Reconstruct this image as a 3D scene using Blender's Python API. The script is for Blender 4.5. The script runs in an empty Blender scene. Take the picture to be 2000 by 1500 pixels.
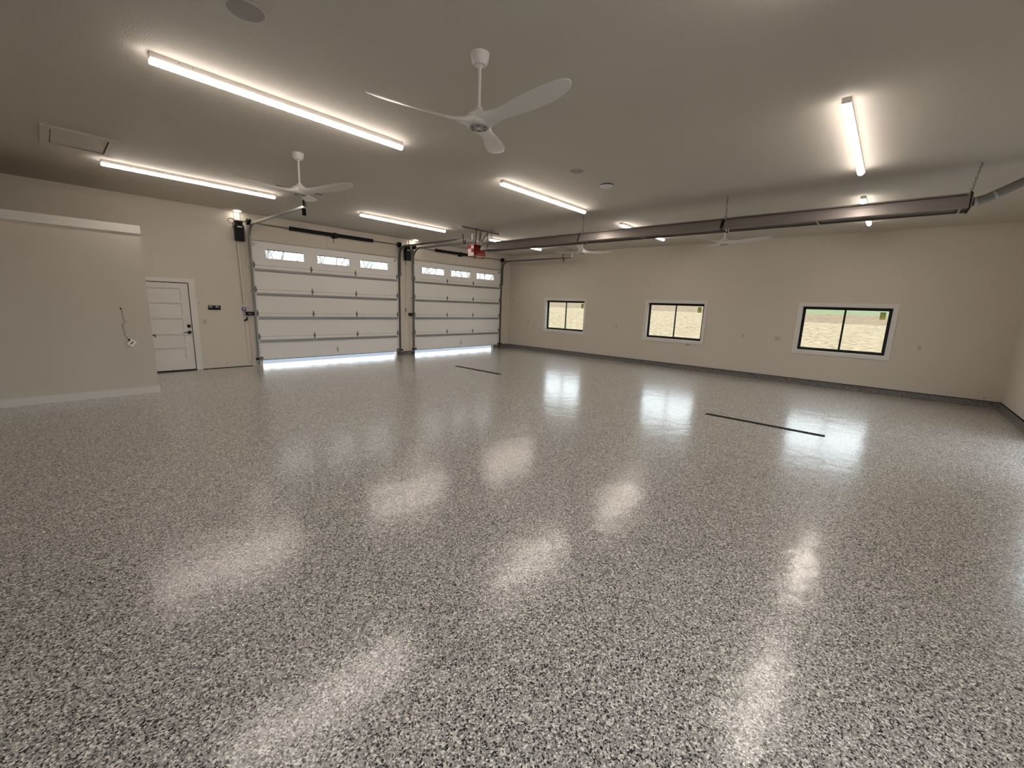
import bpy, bmesh, math, random
from mathutils import Vector, Matrix
random.seed(7)
S = bpy.context.scene
COL = S.collection
PI = math.pi

# ------------------------------------------------------------------ camera
YAW, PITCH, ROLL, FPX, EYE = 0.8409, -0.1873, 0.0359, 811.4863, 1.813
def cam_axes():
    f = Vector((math.sin(YAW)*math.cos(PITCH), math.cos(YAW)*math.cos(PITCH), math.sin(PITCH)))
    r = Vector((math.cos(YAW), -math.sin(YAW), 0)); u = r.cross(f)
    c, s = math.cos(ROLL), math.sin(ROLL)
    return c*r + s*u, -s*r + c*u, f
cr, cu, cf = cam_axes()
cam_data = bpy.data.cameras.new('camera')
cam_data.sensor_width = 36.0; cam_data.sensor_fit = 'HORIZONTAL'
cam_data.lens = FPX/2000*36.0; cam_data.clip_start = 0.05; cam_data.clip_end = 500
cam = bpy.data.objects.new('camera', cam_data); COL.objects.link(cam)
M3 = Matrix((cr, cu, -cf)).transposed()
cam.matrix_world = Matrix.Translation((0, 0, EYE)) @ M3.to_4x4()
S.camera = cam

# ------------------------------------------------------------------ world, exposure
SKY_STRENGTH = 2.8
LED_STRENGTH = 35.0
LED_FLANK = 17.0
CAN_STRENGTH = 22.0
EXPOSURE = 0.38
w = bpy.data.worlds.new('world'); S.world = w; w.use_nodes = True
bg = w.node_tree.nodes['Background']
bg.inputs['Color'].default_value = (0.86, 0.94, 1.0, 1); bg.inputs['Strength'].default_value = SKY_STRENGTH
S.view_settings.view_transform = 'Standard'
S.view_settings.look = 'None'
S.view_settings.exposure = EXPOSURE
S.view_settings.gamma = 1.0
S.view_settings.use_curve_mapping = False
S.cycles.use_denoising = True
S.cycles.max_bounces = 10
S.cycles.diffuse_bounces = 6
S.cycles.glossy_bounces = 4
S.cycles.sample_clamp_indirect = 8.0
S.cycles.caustics_reflective = False
S.cycles.caustics_refractive = False

# room dimensions (metres)
H = 3.832          # ceiling
WY = 12.325        # inner face of the garage-door wall
WX = 13.412        # inner face of the window wall
BY = -1.972        # inner face of the back wall
LX = -2.60         # inner face of the left wall
CURB = 0.132

def portal(name, loc, rot, sx, sy):
    l = bpy.data.lights.new(name, 'AREA'); l.shape = 'RECTANGLE'; l.size = sx; l.size_y = sy
    l.cycles.is_portal = True
    o = bpy.data.objects.new(name, l); COL.objects.link(o); o.location = loc; o.rotation_euler = rot
WIN_Y = (0.913, 5.183, 9.434)
WIN_W, WIN_Z0, WIN_Z1 = 1.80, 0.912, 2.063       # clear opening inside the casing
for wy in WIN_Y:
    portal('window_daylight', (WX+0.24, wy, (WIN_Z0+WIN_Z1)/2), (0, PI/2, 0), WIN_Z1-WIN_Z0, WIN_W)

# ------------------------------------------------------------------ materials
MATS = {}
def mat(name, color, rough=0.6, metal=0.0, spec=0.5, bump=None, emit=None, coat=None, vary=0.0, vscale=6.0):
    m = bpy.data.materials.new(name); m.use_nodes = True
    nt = m.node_tree; b = nt.nodes['Principled BSDF']
    b.inputs['Base Color'].default_value = (*color, 1)
    b.inputs['Roughness'].default_value = rough
    b.inputs['Metallic'].default_value = metal
    b.inputs['Specular IOR Level'].default_value = spec
    tc = nt.nodes.new('ShaderNodeTexCoord')
    if vary > 0:
        n = nt.nodes.new('ShaderNodeTexNoise'); n.inputs['Scale'].default_value = vscale; n.inputs['Detail'].default_value = 3
        nt.links.new(tc.outputs['Object'], n.inputs['Vector'])
        mx = nt.nodes.new('ShaderNodeMix'); mx.data_type = 'RGBA'
        mx.inputs['A'].default_value = (*[c*(1-vary) for c in color], 1)
        mx.inputs['B'].default_value = (*[min(1, c*(1+vary)) for c in color], 1)
        nt.links.new(n.outputs['Fac'], mx.inputs['Factor'])
        nt.links.new(mx.outputs['Result'], b.inputs['Base Color'])
    if bump:
        sc, st, dist = bump
        n = nt.nodes.new('ShaderNodeTexNoise'); n.inputs['Scale'].default_value = sc; n.inputs['Detail'].default_value = 2
        nt.links.new(tc.outputs['Object'], n.inputs['Vector'])
        bp = nt.nodes.new('ShaderNodeBump'); bp.inputs['Strength'].default_value = st; bp.inputs['Distance'].default_value = dist
        nt.links.new(n.outputs['Fac'], bp.inputs['Height']); nt.links.new(bp.outputs['Normal'], b.inputs['Normal'])
    if emit:
        b.inputs['Emission Color'].default_value = (*emit[0], 1); b.inputs['Emission Strength'].default_value = emit[1]
    if coat:
        b.inputs['Coat Weight'].default_value = coat[0]; b.inputs['Coat Roughness'].default_value = coat[1]
    MATS[name] = m
    return m

PAINT = mat('wall_paint', (0.60, 0.55, 0.475), 0.55, spec=0.35, bump=(130, 0.25, 0.002), vary=0.012, vscale=2)
CEIL = mat('ceiling_paint', (0.60, 0.57, 0.51), 0.75, spec=0.25, bump=(70, 0.55, 0.004), vary=0.012, vscale=2)
TRIM = mat('white_trim_paint', (0.68, 0.655, 0.61), 0.38, vary=0.01)
DOORW = mat('white_door_paint', (0.69, 0.665, 0.62), 0.42, vary=0.01)
GDOOR = mat('garage_door_steel', (0.74, 0.725, 0.69), 0.45, bump=(260, 0.25, 0.001), vary=0.012)
LAMPH = mat('lamp_housing', (0.72, 0.68, 0.64), 0.45, vary=0.01)
LED = mat('lit_diffuser', (0.9, 0.88, 0.86), 0.4, emit=((1.0, 0.89, 0.80), LED_STRENGTH))
LEDS = mat('lit_diffuser_flank', (0.9, 0.88, 0.86), 0.4, emit=((1.0, 0.89, 0.82), LED_FLANK))
CANL = mat('lit_can_lens', (0.9, 0.88, 0.86), 0.4, emit=((1.0, 0.90, 0.78), CAN_STRENGTH))
FANW = mat('fan_white', (0.74, 0.72, 0.69), 0.32, vary=0.01)
FANG = mat('fan_grey_cover', (0.30, 0.29, 0.29), 0.4, vary=0.02)
BLACK = mat('black_plastic', (0.004, 0.004, 0.005), 0.5, spec=0.2, vary=0.1)
FRAMEB = mat('black_window_frame', (0.006, 0.006, 0.007), 0.45, spec=0.3, vary=0.1)
RUBBER = mat('black_rubber', (0.010, 0.009, 0.009), 0.8, spec=0.15, vary=0.1)
STEEL = mat('galvanised_steel', (0.42, 0.42, 0.41), 0.38, metal=0.85, vary=0.12, vscale=30)
DSTEEL = mat('dull_dark_steel', (0.16, 0.155, 0.15), 0.5, metal=0.7, vary=0.12, vscale=20)
STRUT = mat('door_strut_steel', (0.36, 0.36, 0.35), 0.42, metal=0.5, vary=0.06, vscale=20)
HEAT = mat('heater_reflector_metal', (0.30, 0.27, 0.255), 0.42, metal=0.75, vary=0.05, vscale=3)
HEATD = mat('heater_tube_dark', (0.05, 0.042, 0.038), 0.55, metal=0.3, vary=0.1)
PIPE = mat('flue_pipe_metal', (0.22, 0.215, 0.19), 0.38, metal=0.75, vary=0.08, vscale=12)
RED = mat('red_enamel', (0.36, 0.012, 0.010), 0.35, vary=0.08)
DECAL = mat('white_decal', (0.78, 0.72, 0.70), 0.5, vary=0.02)
IVORY = mat('ivory_plate', (0.50, 0.47, 0.39), 0.4, vary=0.02)
IVORYD = mat('ivory_socket', (0.38, 0.35, 0.28), 0.45, vary=0.02)
GRILLE = mat('speaker_grille', (0.33, 0.305, 0.28), 0.7, bump=(400, 0.4, 0.002), vary=0.03)
WHITEP = mat('white_plastic', (0.70, 0.71, 0.75), 0.35, vary=0.01)
BRONZE = mat('oil_rubbed_bronze', (0.055, 0.028, 0.014), 0.4, metal=0.6, vary=0.1)
PURPLE = mat('purple_tag', (0.10, 0.06, 0.22), 0.5, vary=0.05)
LCD = mat('control_display', (0.45, 0.52, 0.62), 0.3, vary=0.03)
WIRE = mat('brown_wire', (0.10, 0.065, 0.04), 0.6, vary=0.1)
PLY = mat('plywood_lid', (0.25, 0.19, 0.12), 0.8, bump=(25, 0.3, 0.002), vary=0.1)
STICKG = mat('sticker_green', (0.30, 0.42, 0.07), 0.5, vary=0.04)
STICKY = mat('sticker_yellow', (0.62, 0.60, 0.16), 0.5, vary=0.04)
GAP = mat('dark_joint', (0.006, 0.006, 0.005), 0.9, spec=0.05, vary=0.1)
JOINT = mat('grey_joint', (0.22, 0.21, 0.19), 0.7, vary=0.1)
GRATE = mat('drain_bar', (0.030, 0.030, 0.032), 0.6, spec=0.15, vary=0.1)
RAIL = mat('track_steel', (0.20, 0.195, 0.185), 0.33, metal=0.9, vary=0.12, vscale=30)
BARK = mat('pale_bark', (0.42, 0.41, 0.40), 0.9, vary=0.15, vscale=3)
CONC = mat('driveway_concrete', (0.15, 0.17, 0.205), 0.85, bump=(60, 0.3, 0.003), vary=0.05, vscale=1.5)

def glass_mat():
    m = bpy.data.materials.new('clear_glass'); m.use_nodes = True; nt = m.node_tree
    nt.nodes.clear()
    out = nt.nodes.new('ShaderNodeOutputMaterial'); mx = nt.nodes.new('ShaderNodeMixShader')
    tr = nt.nodes.new('ShaderNodeBsdfTransparent'); gl = nt.nodes.new('ShaderNodeBsdfGlossy'); fr = nt.nodes.new('ShaderNodeFresnel')
    tr.inputs['Color'].default_value = (0.96, 0.975, 0.965, 1); gl.inputs['Roughness'].default_value = 0.01
    fr.inputs['IOR'].default_value = 1.45
    # the pane is a solid slab: reflect once on its outer skins, pass straight through from inside the slab
    ge = nt.nodes.new('ShaderNodeNewGeometry'); iv = nt.nodes.new('ShaderNodeMath'); iv.operation = 'SUBTRACT'; iv.inputs[0].default_value = 1.0
    ml = nt.nodes.new('ShaderNodeMath'); ml.operation = 'MULTIPLY'
    nt.links.new(ge.outputs['Backfacing'], iv.inputs[1]); nt.links.new(iv.outputs[0], ml.inputs[0]); nt.links.new(fr.outputs[0], ml.inputs[1])
    nt.links.new(ml.outputs[0], mx.inputs[0]); nt.links.new(tr.outputs[0], mx.inputs[1]); nt.links.new(gl.outputs[0], mx.inputs[2])
    nt.links.new(mx.outputs[0], out.inputs[0])
    return m
GLASS = glass_mat()

def flake_mat(name, gloss=True, dim=1.0):
    """speckled epoxy: decorative flakes under a clear coat"""
    m = bpy.data.materials.new(name); m.use_nodes = True; nt = m.node_tree; b = nt.nodes['Principled BSDF']
    tc = nt.nodes.new('ShaderNodeTexCoord')
    wn = nt.nodes.new('ShaderNodeTexNoise'); wn.inputs['Scale'].default_value = 90; wn.inputs['Detail'].default_value = 1
    nt.links.new(tc.outputs['Object'], wn.inputs['Vector'])
    vm = nt.nodes.new('ShaderNodeVectorMath'); vm.operation = 'MULTIPLY_ADD'
    vm.inputs[1].default_value = (0.009, 0.009, 0.009)
    nt.links.new(wn.outputs['Color'], vm.inputs[0]); nt.links.new(tc.outputs['Object'], vm.inputs[2])
    def vor(scale):
        v = nt.nodes.new('ShaderNodeTexVoronoi'); v.inputs['Scale'].default_value = scale
        nt.links.new(vm.outputs[0], v.inputs['Vector'])
        sp = nt.nodes.new('ShaderNodeSeparateColor'); nt.links.new(v.outputs['Color'], sp.inputs[0])
        return v, sp
    v1, s1 = vor(125); v2, s2 = vor(210)
    def ramp(stops):
        r = nt.nodes.new('ShaderNodeValToRGB'); r.color_ramp.interpolation = 'CONSTANT'
        e = r.color_ramp.elements
        e[0].position = 0; e[0].color = (*stops[0][1], 1); e[1].position = stops[1][0]; e[1].color = (*stops[1][1], 1)
        for p, c in stops[2:]:
            k = e.new(p); k.color = (*c, 1)
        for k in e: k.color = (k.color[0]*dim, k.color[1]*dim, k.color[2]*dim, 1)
        return r
    r1 = ramp([(0, (0.012, 0.012, 0.014)), (0.15, (0.085, 0.082, 0.080)), (0.26, (0.31, 0.295, 0.275)),
               (0.48, (0.45, 0.43, 0.405)), (0.68, (0.62, 0.59, 0.54)), (0.84, (0.93, 0.89, 0.83))])
    r2 = ramp([(0, (0.014, 0.014, 0.017)), (0.17, (0.20, 0.193, 0.185)), (0.42, (0.40, 0.385, 0.36)), (0.68, (0.60, 0.57, 0.53)), (0.88, (0.93, 0.89, 0.84))])
    nt.links.new(s1.outputs[0], r1.inputs[0]); nt.links.new(s2.outputs[0], r2.inputs[0])
    gt = nt.nodes.new('ShaderNodeMath'); gt.operation = 'GREATER_THAN'; gt.inputs[1].default_value = 0.62
    nt.links.new(s1.outputs[1], gt.inputs[0])
    mx = nt.nodes.new('ShaderNodeMix'); mx.data_type = 'RGBA'
    nt.links.new(gt.outputs[0], mx.inputs['Factor']); nt.links.new(r1.outputs[0], mx.inputs['A']); nt.links.new(r2.outputs[0], mx.inputs['B'])
    nt.links.new(mx.outputs['Result'], b.inputs['Base Color'])
    # flakes lie at slightly different tilts under the coat
    bp = nt.nodes.new('ShaderNodeBump'); bp.inputs['Strength'].default_value = 0.5; bp.inputs['Distance'].default_value = 0.0012
    nt.links.new(s1.outputs[2], bp.inputs['Height'])
    nt.links.new(bp.outputs['Normal'], b.inputs['Normal'])
    b.inputs['Roughness'].default_value = 0.42
    b.inputs['Specular IOR Level'].default_value = 0.22
    b.inputs['Coat Weight'].default_value = 1.0 if gloss else 0.15
    b.inputs['Coat Roughness'].default_value = 0.165
    b.inputs['Coat IOR'].default_value = 1.5
    n2 = nt.nodes.new('ShaderNodeTexNoise'); n2.inputs['Scale'].default_value = 38; n2.inputs['Detail'].default_value = 3
    n2.inputs['Roughness'].default_value = 0.6
    nt.links.new(tc.outputs['Object'], n2.inputs['Vector'])
    b2 = nt.nodes.new('ShaderNodeBump'); b2.inputs['Strength'].default_value = 0.4; b2.inputs['Distance'].default_value = 0.002
    nt.links.new(n2.outputs['Fac'], b2.inputs['Height'])
    # slow trowel waves in the coat
    n3 = nt.nodes.new('ShaderNodeTexNoise'); n3.inputs['Scale'].default_value = 3.2; n3.inputs['Detail'].default_value = 3
    nt.links.new(tc.outputs['Object'], n3.inputs['Vector'])
    b3 = nt.nodes.new('ShaderNodeBump'); b3.inputs['Strength'].default_value = 0.5; b3.inputs['Distance'].default_value = 0.012
    nt.links.new(n3.outputs['Fac'], b3.inputs['Height']); nt.links.new(b2.outputs['Normal'], b3.inputs['Normal'])
    nt.links.new(b3.outputs['Normal'], b.inputs['Coat Normal'])
    return m
FLOOR = flake_mat('speckled_epoxy_floor')
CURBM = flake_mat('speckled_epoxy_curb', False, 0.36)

def terrain_mat():
    """straw-covered seeding, then bare soil, then young grass further up the slope"""
    m = bpy.data.materials.new('straw_soil_grass'); m.use_nodes = True; nt = m.node_tree; b = nt.nodes['Principled BSDF']
    b.inputs['Roughness'].default_value = 0.95; b.inputs['Specular IOR Level'].default_value = 0.1
    N = nt.nodes; L = nt.links
    tc = N.new('ShaderNodeTexCoord'); sx = N.new('ShaderNodeSeparateXYZ'); L.new(tc.outputs['Object'], sx.inputs[0])
    def math_(op, a, bb, c=None):
        n = N.new('ShaderNodeMath'); n.operation = op
        for i, v in enumerate((a, bb, c)):
            if v is None: continue
            if isinstance(v, (int, float)): n.inputs[i].default_value = v
            else: L.new(v, n.inputs[i])
        return n.outputs[0]
    def mapr(v, a0, a1, b0, b1):
        n = N.new('ShaderNodeMapRange'); n.interpolation_type = 'SMOOTHSTEP'
        L.new(v, n.inputs[0])
        for i, x in enumerate((a0, a1, b0, b1)): n.inputs[i+1].default_value = x
        return n.outputs[0]
    wob = N.new('ShaderNodeTexNoise'); wob.inputs['Scale'].default_value = 0.25; wob.inputs['Detail'].default_value = 4
    L.new(tc.outputs['Object'], wob.inputs['Vector'])
    wv = math_('MULTIPLY_ADD', wob.outputs['Fac'], 3.0, -1.5)
    xx = math_('ADD', sx.outputs['X'], wv)
    edge1 = mapr(sx.outputs['Y'], 6, 14, 41.2, 48.4)
    edge2 = mapr(sx.outputs['Y'], 8, 13, 53.5, 95)
    f1 = mapr(math_('SUBTRACT', xx, edge1), -0.4, 0.4, 0, 1)
    f2 = mapr(math_('SUBTRACT', xx, edge2), -0.6, 0.6, 0, 1)
    mp = N.new('ShaderNodeMapping'); mp.inputs['Scale'].default_value = (1.8, 0.55, 1.0); L.new(tc.outputs['Object'], mp.inputs[0])
    def tone(scale, c0, c1, p0=0.3, p1=0.7):
        n = N.new('ShaderNodeTexNoise'); n.inputs['Scale'].default_value = scale; n.inputs['Detail'].default_value = 6
        n.inputs['Roughness'].default_value = 0.7
        L.new(mp.outputs[0], n.inputs['Vector'])
        r = N.new('ShaderNodeValToRGB'); r.color_ramp.elements[0].position = p0; r.color_ramp.elements[1].position = p1
        r.color_ramp.elements[0].color = (*c0, 1); r.color_ramp.elements[1].color = (*c1, 1)
        L.new(n.outputs['Fac'], r.inputs[0]); return r.outputs[0]
    straw = tone(5.0, (0.095, 0.07, 0.04), (0.36, 0.278, 0.172), 0.38, 0.54)
    soil = tone(4.0, (0.10, 0.068, 0.04), (0.255, 0.18, 0.11), 0.37, 0.57)
    grass = tone(2.0, (0.11, 0.135, 0.06), (0.205, 0.225, 0.115))
    m1 = N.new('ShaderNodeMix'); m1.data_type = 'RGBA'; L.new(f1, m1.inputs['Factor']); L.new(straw, m1.inputs['A']); L.new(soil, m1.inputs['B'])
    m2 = N.new('ShaderNodeMix'); m2.data_type = 'RGBA'; L.new(f2, m2.inputs['Factor']); L.new(m1.outputs['Result'], m2.inputs['A']); L.new(grass, m2.inputs['B'])
    L.new(m2.outputs['Result'], b.inputs['Base Color'])
    return m
TERR = terrain_mat()

# ------------------------------------------------------------------ mesh helpers
class MB:
    def __init__(s): s.bm = bmesh.new()
    def box(s, x0, x1, y0, y1, z0, z1, bev=0.0):
        g = bmesh.ops.create_cube(s.bm, size=1.0)
        vs = g['verts']
        for v in vs:
            v.co = Vector((x0 if v.co.x < 0 else x1, y0 if v.co.y < 0 else y1, z0 if v.co.z < 0 else z1))
        if bev > 0:
            es = list({e for v in vs for e in v.link_edges})
            bmesh.ops.bevel(s.bm, geom=es, offset=bev, segments=2, affect='EDGES', profile=0.6)
        return s
    def quad(s, pts):
        s.bm.faces.new([s.bm.verts.new(p) for p in pts]); return s
    def prism(s, poly, a0, a1, axis='y'):
        """extrude a closed 2D polygon along an axis; poly given in the two other axes in order"""
        def P(p, a):
            return Vector((a, p[0], p[1])) if axis == 'x' else Vector((p[0], a, p[1])) if axis == 'y' else Vector((p[0], p[1], a))
        A = [s.bm.verts.new(P(p, a0)) for p in poly]; B = [s.bm.verts.new(P(p, a1)) for p in poly]
        n = len(poly)
        for i in range(n):
            s.bm.faces.new((A[i], A[(i+1) % n], B[(i+1) % n], B[i]))
        s.bm.faces.new(A); s.bm.faces.new(B[::-1])
        return s
    def tube(s, pts, r, seg=8, cap=True):
        pts = [Vector(p) for p in pts]; rings = []
        rs = r if isinstance(r, (list, tuple)) else [r]*len(pts)
        ref = None
        for i, p in enumerate(pts):
            t = (pts[min(i+1, len(pts)-1)] - pts[max(i-1, 0)]).normalized()
            if ref is None:
                ref = Vector((0, 0, 1)) if abs(t.z) < 0.9 else Vector((1, 0, 0))
            a = (ref - t*ref.dot(t)).normalized(); ref = a; b = t.cross(a)
            rings.append([s.bm.verts.new(p + rs[i]*(math.cos(2*PI*k/seg)*a + math.sin(2*PI*k/seg)*b)) for k in range(seg)])
        for A, B in zip(rings, rings[1:]):
            for k in range(seg):
                s.bm.faces.new((A[k], A[(k+1) % seg], B[(k+1) % seg], B[k]))
        if cap:
            s.bm.faces.new(rings[0][::-1]); s.bm.faces.new(rings[-1])
        return s
    def ribbon(s, pts, w, t, up=(0, 0, 1)):
        """bar of rectangular section w x t swept along pts; w is measured across 'side' = tangent x up"""
        pts = [Vector(p) for p in pts]; up = Vector(up); rings = []
        for i, p in enumerate(pts):
            d = (pts[min(i+1, len(pts)-1)] - pts[max(i-1, 0)]).normalized()
            sd = d.cross(up).normalized(); n = sd.cross(d).normalized()
            rings.append([s.bm.verts.new(p + sd*a*w/2 + n*b*t/2) for a, b in ((-1, -1), (1, -1), (1, 1), (-1, 1))])
        for A, B in zip(rings, rings[1:]):
            for k in range(4): s.bm.faces.new((A[k], A[(k+1) % 4], B[(k+1) % 4], B[k]))
        s.bm.faces.new(rings[0][::-1]); s.bm.faces.new(rings[-1]); return s
    def lathe(s, prof, cx=0, cy=0, seg=32, axis='z', c3=0.0):
        """prof: (r, h) pairs; axis z (about cx,cy), x (about cx=y, cy=z) or y (about cx=x, cy=z)"""
        rings = []
        for r, h in prof:
            ring = []
            for k in range(seg):
                a = 2*PI*k/seg; c, d = r*math.cos(a), r*math.sin(a)
                ring.append(s.bm.verts.new((cx+c, cy+d, h) if axis == 'z' else (h, cx+c, cy+d) if axis == 'x' else (cx+c, h, cy+d)))
            rings.append(ring)
        for A, B in zip(rings, rings[1:]):
            for k in range(seg): s.bm.faces.new((A[k], A[(k+1) % seg], B[(k+1) % seg], B[k]))
        s.bm.faces.new(rings[0][::-1]); s.bm.faces.new(rings[-1])
        return s
    def holed(s, u0, u1, v0, v1, holes, d0, d1, axis='y'):
        """slab in the plane normal to axis, with rectangular holes (u0,u1,v0,v1)"""
        us = sorted({u0, u1, *[h[0] for h in holes], *[h[1] for h in holes]})
        vs = sorted({v0, v1, *[h[2] for h in holes], *[h[3] for h in holes]})
        def inside(u, v): return any(h[0] < u < h[1] and h[2] < v < h[3] for h in holes)
        vd = {}
        def V(u, v, d):
            k = (u, v, d)
            if k not in vd:
                vd[k] = s.bm.verts.new((u, d, v) if axis == 'y' else (d, u, v) if axis == 'x' else (u, v, d))
            return vd[k]
        nu, nv = len(us)-1, len(vs)-1
        solid = [[not inside((us[i]+us[i+1])/2, (vs[j]+vs[j+1])/2) for j in range(nv)] for i in range(nu)]
        def isS(i, j): return 0 <= i < nu and 0 <= j < nv and solid[i][j]
        for i in range(nu):
            for j in range(nv):
                if not solid[i][j]: continue
                a, b, c, d = us[i], us[i+1], vs[j], vs[j+1]
                s.bm.faces.new((V(a, c, d0), V(b, c, d0), V(b, d, d0), V(a, d, d0)))
                s.bm.faces.new((V(a, c, d1), V(a, d, d1), V(b, d, d1), V(b, c, d1)))
                if not isS(i-1, j): s.bm.faces.new((V(a, c, d0), V(a, d, d0), V(a, d, d1), V(a, c, d1)))
                if not isS(i+1, j): s.bm.faces.new((V(b, c, d0), V(b, c, d1), V(b, d, d1), V(b, d, d0)))
                if not isS(i, j-1): s.bm.faces.new((V(a, c, d0), V(a, c, d1), V(b, c, d1), V(b, c, d0)))
                if not isS(i, j+1): s.bm.faces.new((V(a, d, d0), V(b, d, d0), V(b, d, d1), V(a, d, d1)))
        return s
    def build(s, name, m, parent=None, smooth=False, angle=40):
        bmesh.ops.recalc_face_normals(s.bm, faces=s.bm.faces[:])
        off = Vector((0, 0, 0))
        if parent is None:
            cs = [v.co for v in s.bm.verts]
            lo = Vector([min(c[i] for c in cs) for i in range(3)]); hi = Vector([max(c[i] for c in cs) for i in range(3)])
            off = Vector(((lo.x+hi.x)/2, (lo.y+hi.y)/2, lo.z))
        else:
            off = origin_of(parent)
        if smooth:
            for f in s.bm.faces: f.smooth = True
            for e in s.bm.edges:
                if len(e.link_faces) == 2 and e.calc_face_angle(0) > math.radians(angle): e.smooth = False
        for v in s.bm.verts: v.co -= off
        me = bpy.data.meshes.new(name); s.bm.to_mesh(me); s.bm.free()
        me.materials.append(m)
        o = bpy.data.objects.new(name, me); COL.objects.link(o)
        if parent is None: o.location = off
        else: o.parent = parent
        return o
def origin_of(o):
    p = Vector((0, 0, 0))
    while o is not None:
        p += Vector(o.location); o = o.parent
    return p
def tag(o, label=None, cat=None, group=None, kind=None):
    if label: o['label'] = label
    if cat: o['category'] = cat
    if group: o['group'] = group
    if kind: o['kind'] = kind
    return o
def empty(name, loc, label, cat, group=None, kind=None):
    o = bpy.data.objects.new(name, None); COL.objects.link(o); o.location = loc; o.empty_display_size = 0.1
    return tag(o, label, cat, group, kind)
def kids(o): return [c for c in bpy.data.objects if c.parent == o]
def copy_tree(o, parent=None):
    ch = kids(o)
    c = o.copy(); COL.objects.link(c); c.parent = parent
    for k in ch: copy_tree(k, c)
    return c

# ------------------------------------------------------------------ shell
T = 0.20
TF = 0.12           # garage-door wall
tag(MB().box(LX-T, WX+T, BY-T, WY+T, -0.15, 0.0).build('floor', FLOOR), 'grey speckled flake epoxy floor with a clear glossy coat', 'floor', kind='structure')
tag(MB().box(LX-T, WX+T, BY-T, WY+T, H, H+0.15).build('ceiling', CEIL), 'flat beige painted ceiling with fine orange-peel texture', 'ceiling', kind='structure')
OPEN1 = (3.74, 7.83, 0.0, 3.12); OPEN2 = (8.56, 12.66, 0.0, 3.12)
MAN = (1.345, 2.295, 0.0, 2.060)
tag(MB().holed(LX-T, WX+T, 0, H, [MAN, OPEN1, OPEN2], WY, WY+TF, 'y').build('wall_front', PAINT), 'beige painted wall holding the two garage doors', 'wall', kind='structure')
wh = [(y-WIN_W/2, y+WIN_W/2, WIN_Z0, WIN_Z1) for y in WIN_Y]
tag(MB().holed(BY, WY, 0, H, wh, WX, WX+T, 'x').build('wall_right', PAINT), 'long beige wall with the three sliding windows', 'wall', kind='structure')
# unseen openings added in the back wall to let fill daylight in
FILL_OPENINGS = ((-2.0, 1.9, 0.0, 2.95), (7.2, 9.9, 0.0, 2.2))
tag(MB().holed(LX-T, WX+T, 0, H, list(FILL_OPENINGS), BY-T, BY, 'y').build('wall_back', PAINT), 'beige wall meeting the window wall at the far right of the view', 'wall', kind='structure')
tag(MB().box(LX-T, LX, BY, WY, 0, H).build('wall_left', PAINT), 'beige left side wall behind the low room', 'wall', kind='structure')
for a, b, c, d in FILL_OPENINGS:
    portal('door_daylight', ((a+b)/2, BY-0.24, d/2), (PI/2, 0, 0), b-a, d)
tag(MB().box(LX-12, WX+0.2, BY-14, BY-T, -0.16, -0.02).build('driveway', CONC), 'pale concrete apron behind the photographer, out of view', 'driveway', kind='structure')

# low room in the left corner
PX, PY, PZ = 1.238, 9.87, 2.93
low = MB()
low.box(LX, PX, PY, PY+0.12, 0, PZ)
low.holed(PY+0.12, WY, 0, PZ, [(PY+0.22, PY+1.05, 0, 2.04)], PX-0.12, PX, 'x')
tag(low.build('wall_partition', PAINT), 'low free-standing beige partition wall at the left, stopping short of the ceiling', 'wall', kind='structure')
tag(MB().box(LX, PX-0.12, PY+0.12, WY, PZ-0.06, PZ-0.02).build('ceiling_lid', PLY), 'flat plywood lid over the low room at the left', 'lid', kind='structure')
tag(MB().box(LX, PX+0.012, PY-0.014, PY, PZ-0.137, PZ).box(PX, PX+0.012, PY, WY, PZ-0.137, PZ).build('trim_1', TRIM), 'flat white fascia board along the top of the low partition', 'trim', kind='structure')
tag(MB().box(LX, PX+0.014, PY-0.014, PY, 0, 0.123, 0.002).box(PX, PX+0.014, PY, PY+0.18, 0, 0.123).build('baseboard_left', TRIM), 'white baseboard along the foot of the low partition', 'baseboard', kind='structure')
d2 = empty('door_2', (PX-0.06, PY+0.635, 0), 'white door in the end of the low partition, only its bronze lever showing', 'door', kind='structure')
MB().box(PX-0.06, PX-0.02, PY+0.225, PY+1.045, 0.012, 2.035).build('door_leaf', DOORW, d2)
hd = MB()
hd.lathe([(0.030, PX-0.02), (0.032, PX-0.012), (0.026, PX-0.006)], PY+0.285, 1.03, 16, 'x')
hd.tube([(PX-0.01, PY+0.285, 1.03), (PX+0.075, PY+0.285, 1.03)], 0.011, 8)
hd.tube([(PX+0.062, PY+0.285, 1.03), (PX+0.066, PY+0.23, 1.022), (PX+0.062, PY+0.17, 1.005)], [0.013, 0.012, 0.009], 8)
tag(hd.build('door_handle', BRONZE, d2, True), 'dark bronze lever handle')

# curbs of speckled epoxy at the wall foot
def curb(name, pts_prism, label, axis, a0, a1, gap=None):
    b = MB().prism(pts_prism, a0, a1, axis).build(name, CURBM)
    return tag(b, label, 'curb', kind='structure')
e = 0.001
curb('baseboard_right', [(WX-0.072, 0), (WX-0.05, 0.02), (WX-0.036, 0.05), (WX-0.030, CURB), (WX, CURB), (WX, 0)], 'low dark speckled curb along the foot of the window wall', 'y', BY, WY)
curb('baseboard_back', [(BY+0.072, 0), (BY+0.05, 0.02), (BY+0.036, 0.05), (BY+0.030, CURB), (BY, CURB), (BY, 0)], 'low dark speckled curb along the foot of the right-hand return wall', 'x', 10.05, WX-0.03)
tag(MB().box(7.835, 8.555, WY-0.03, WY+TF-0.005, 0, 0.135, 0.004).build('curb_block', CURBM), 'dark speckled curb block under the pillar between the garage doors', 'curb', kind='structure')
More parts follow.
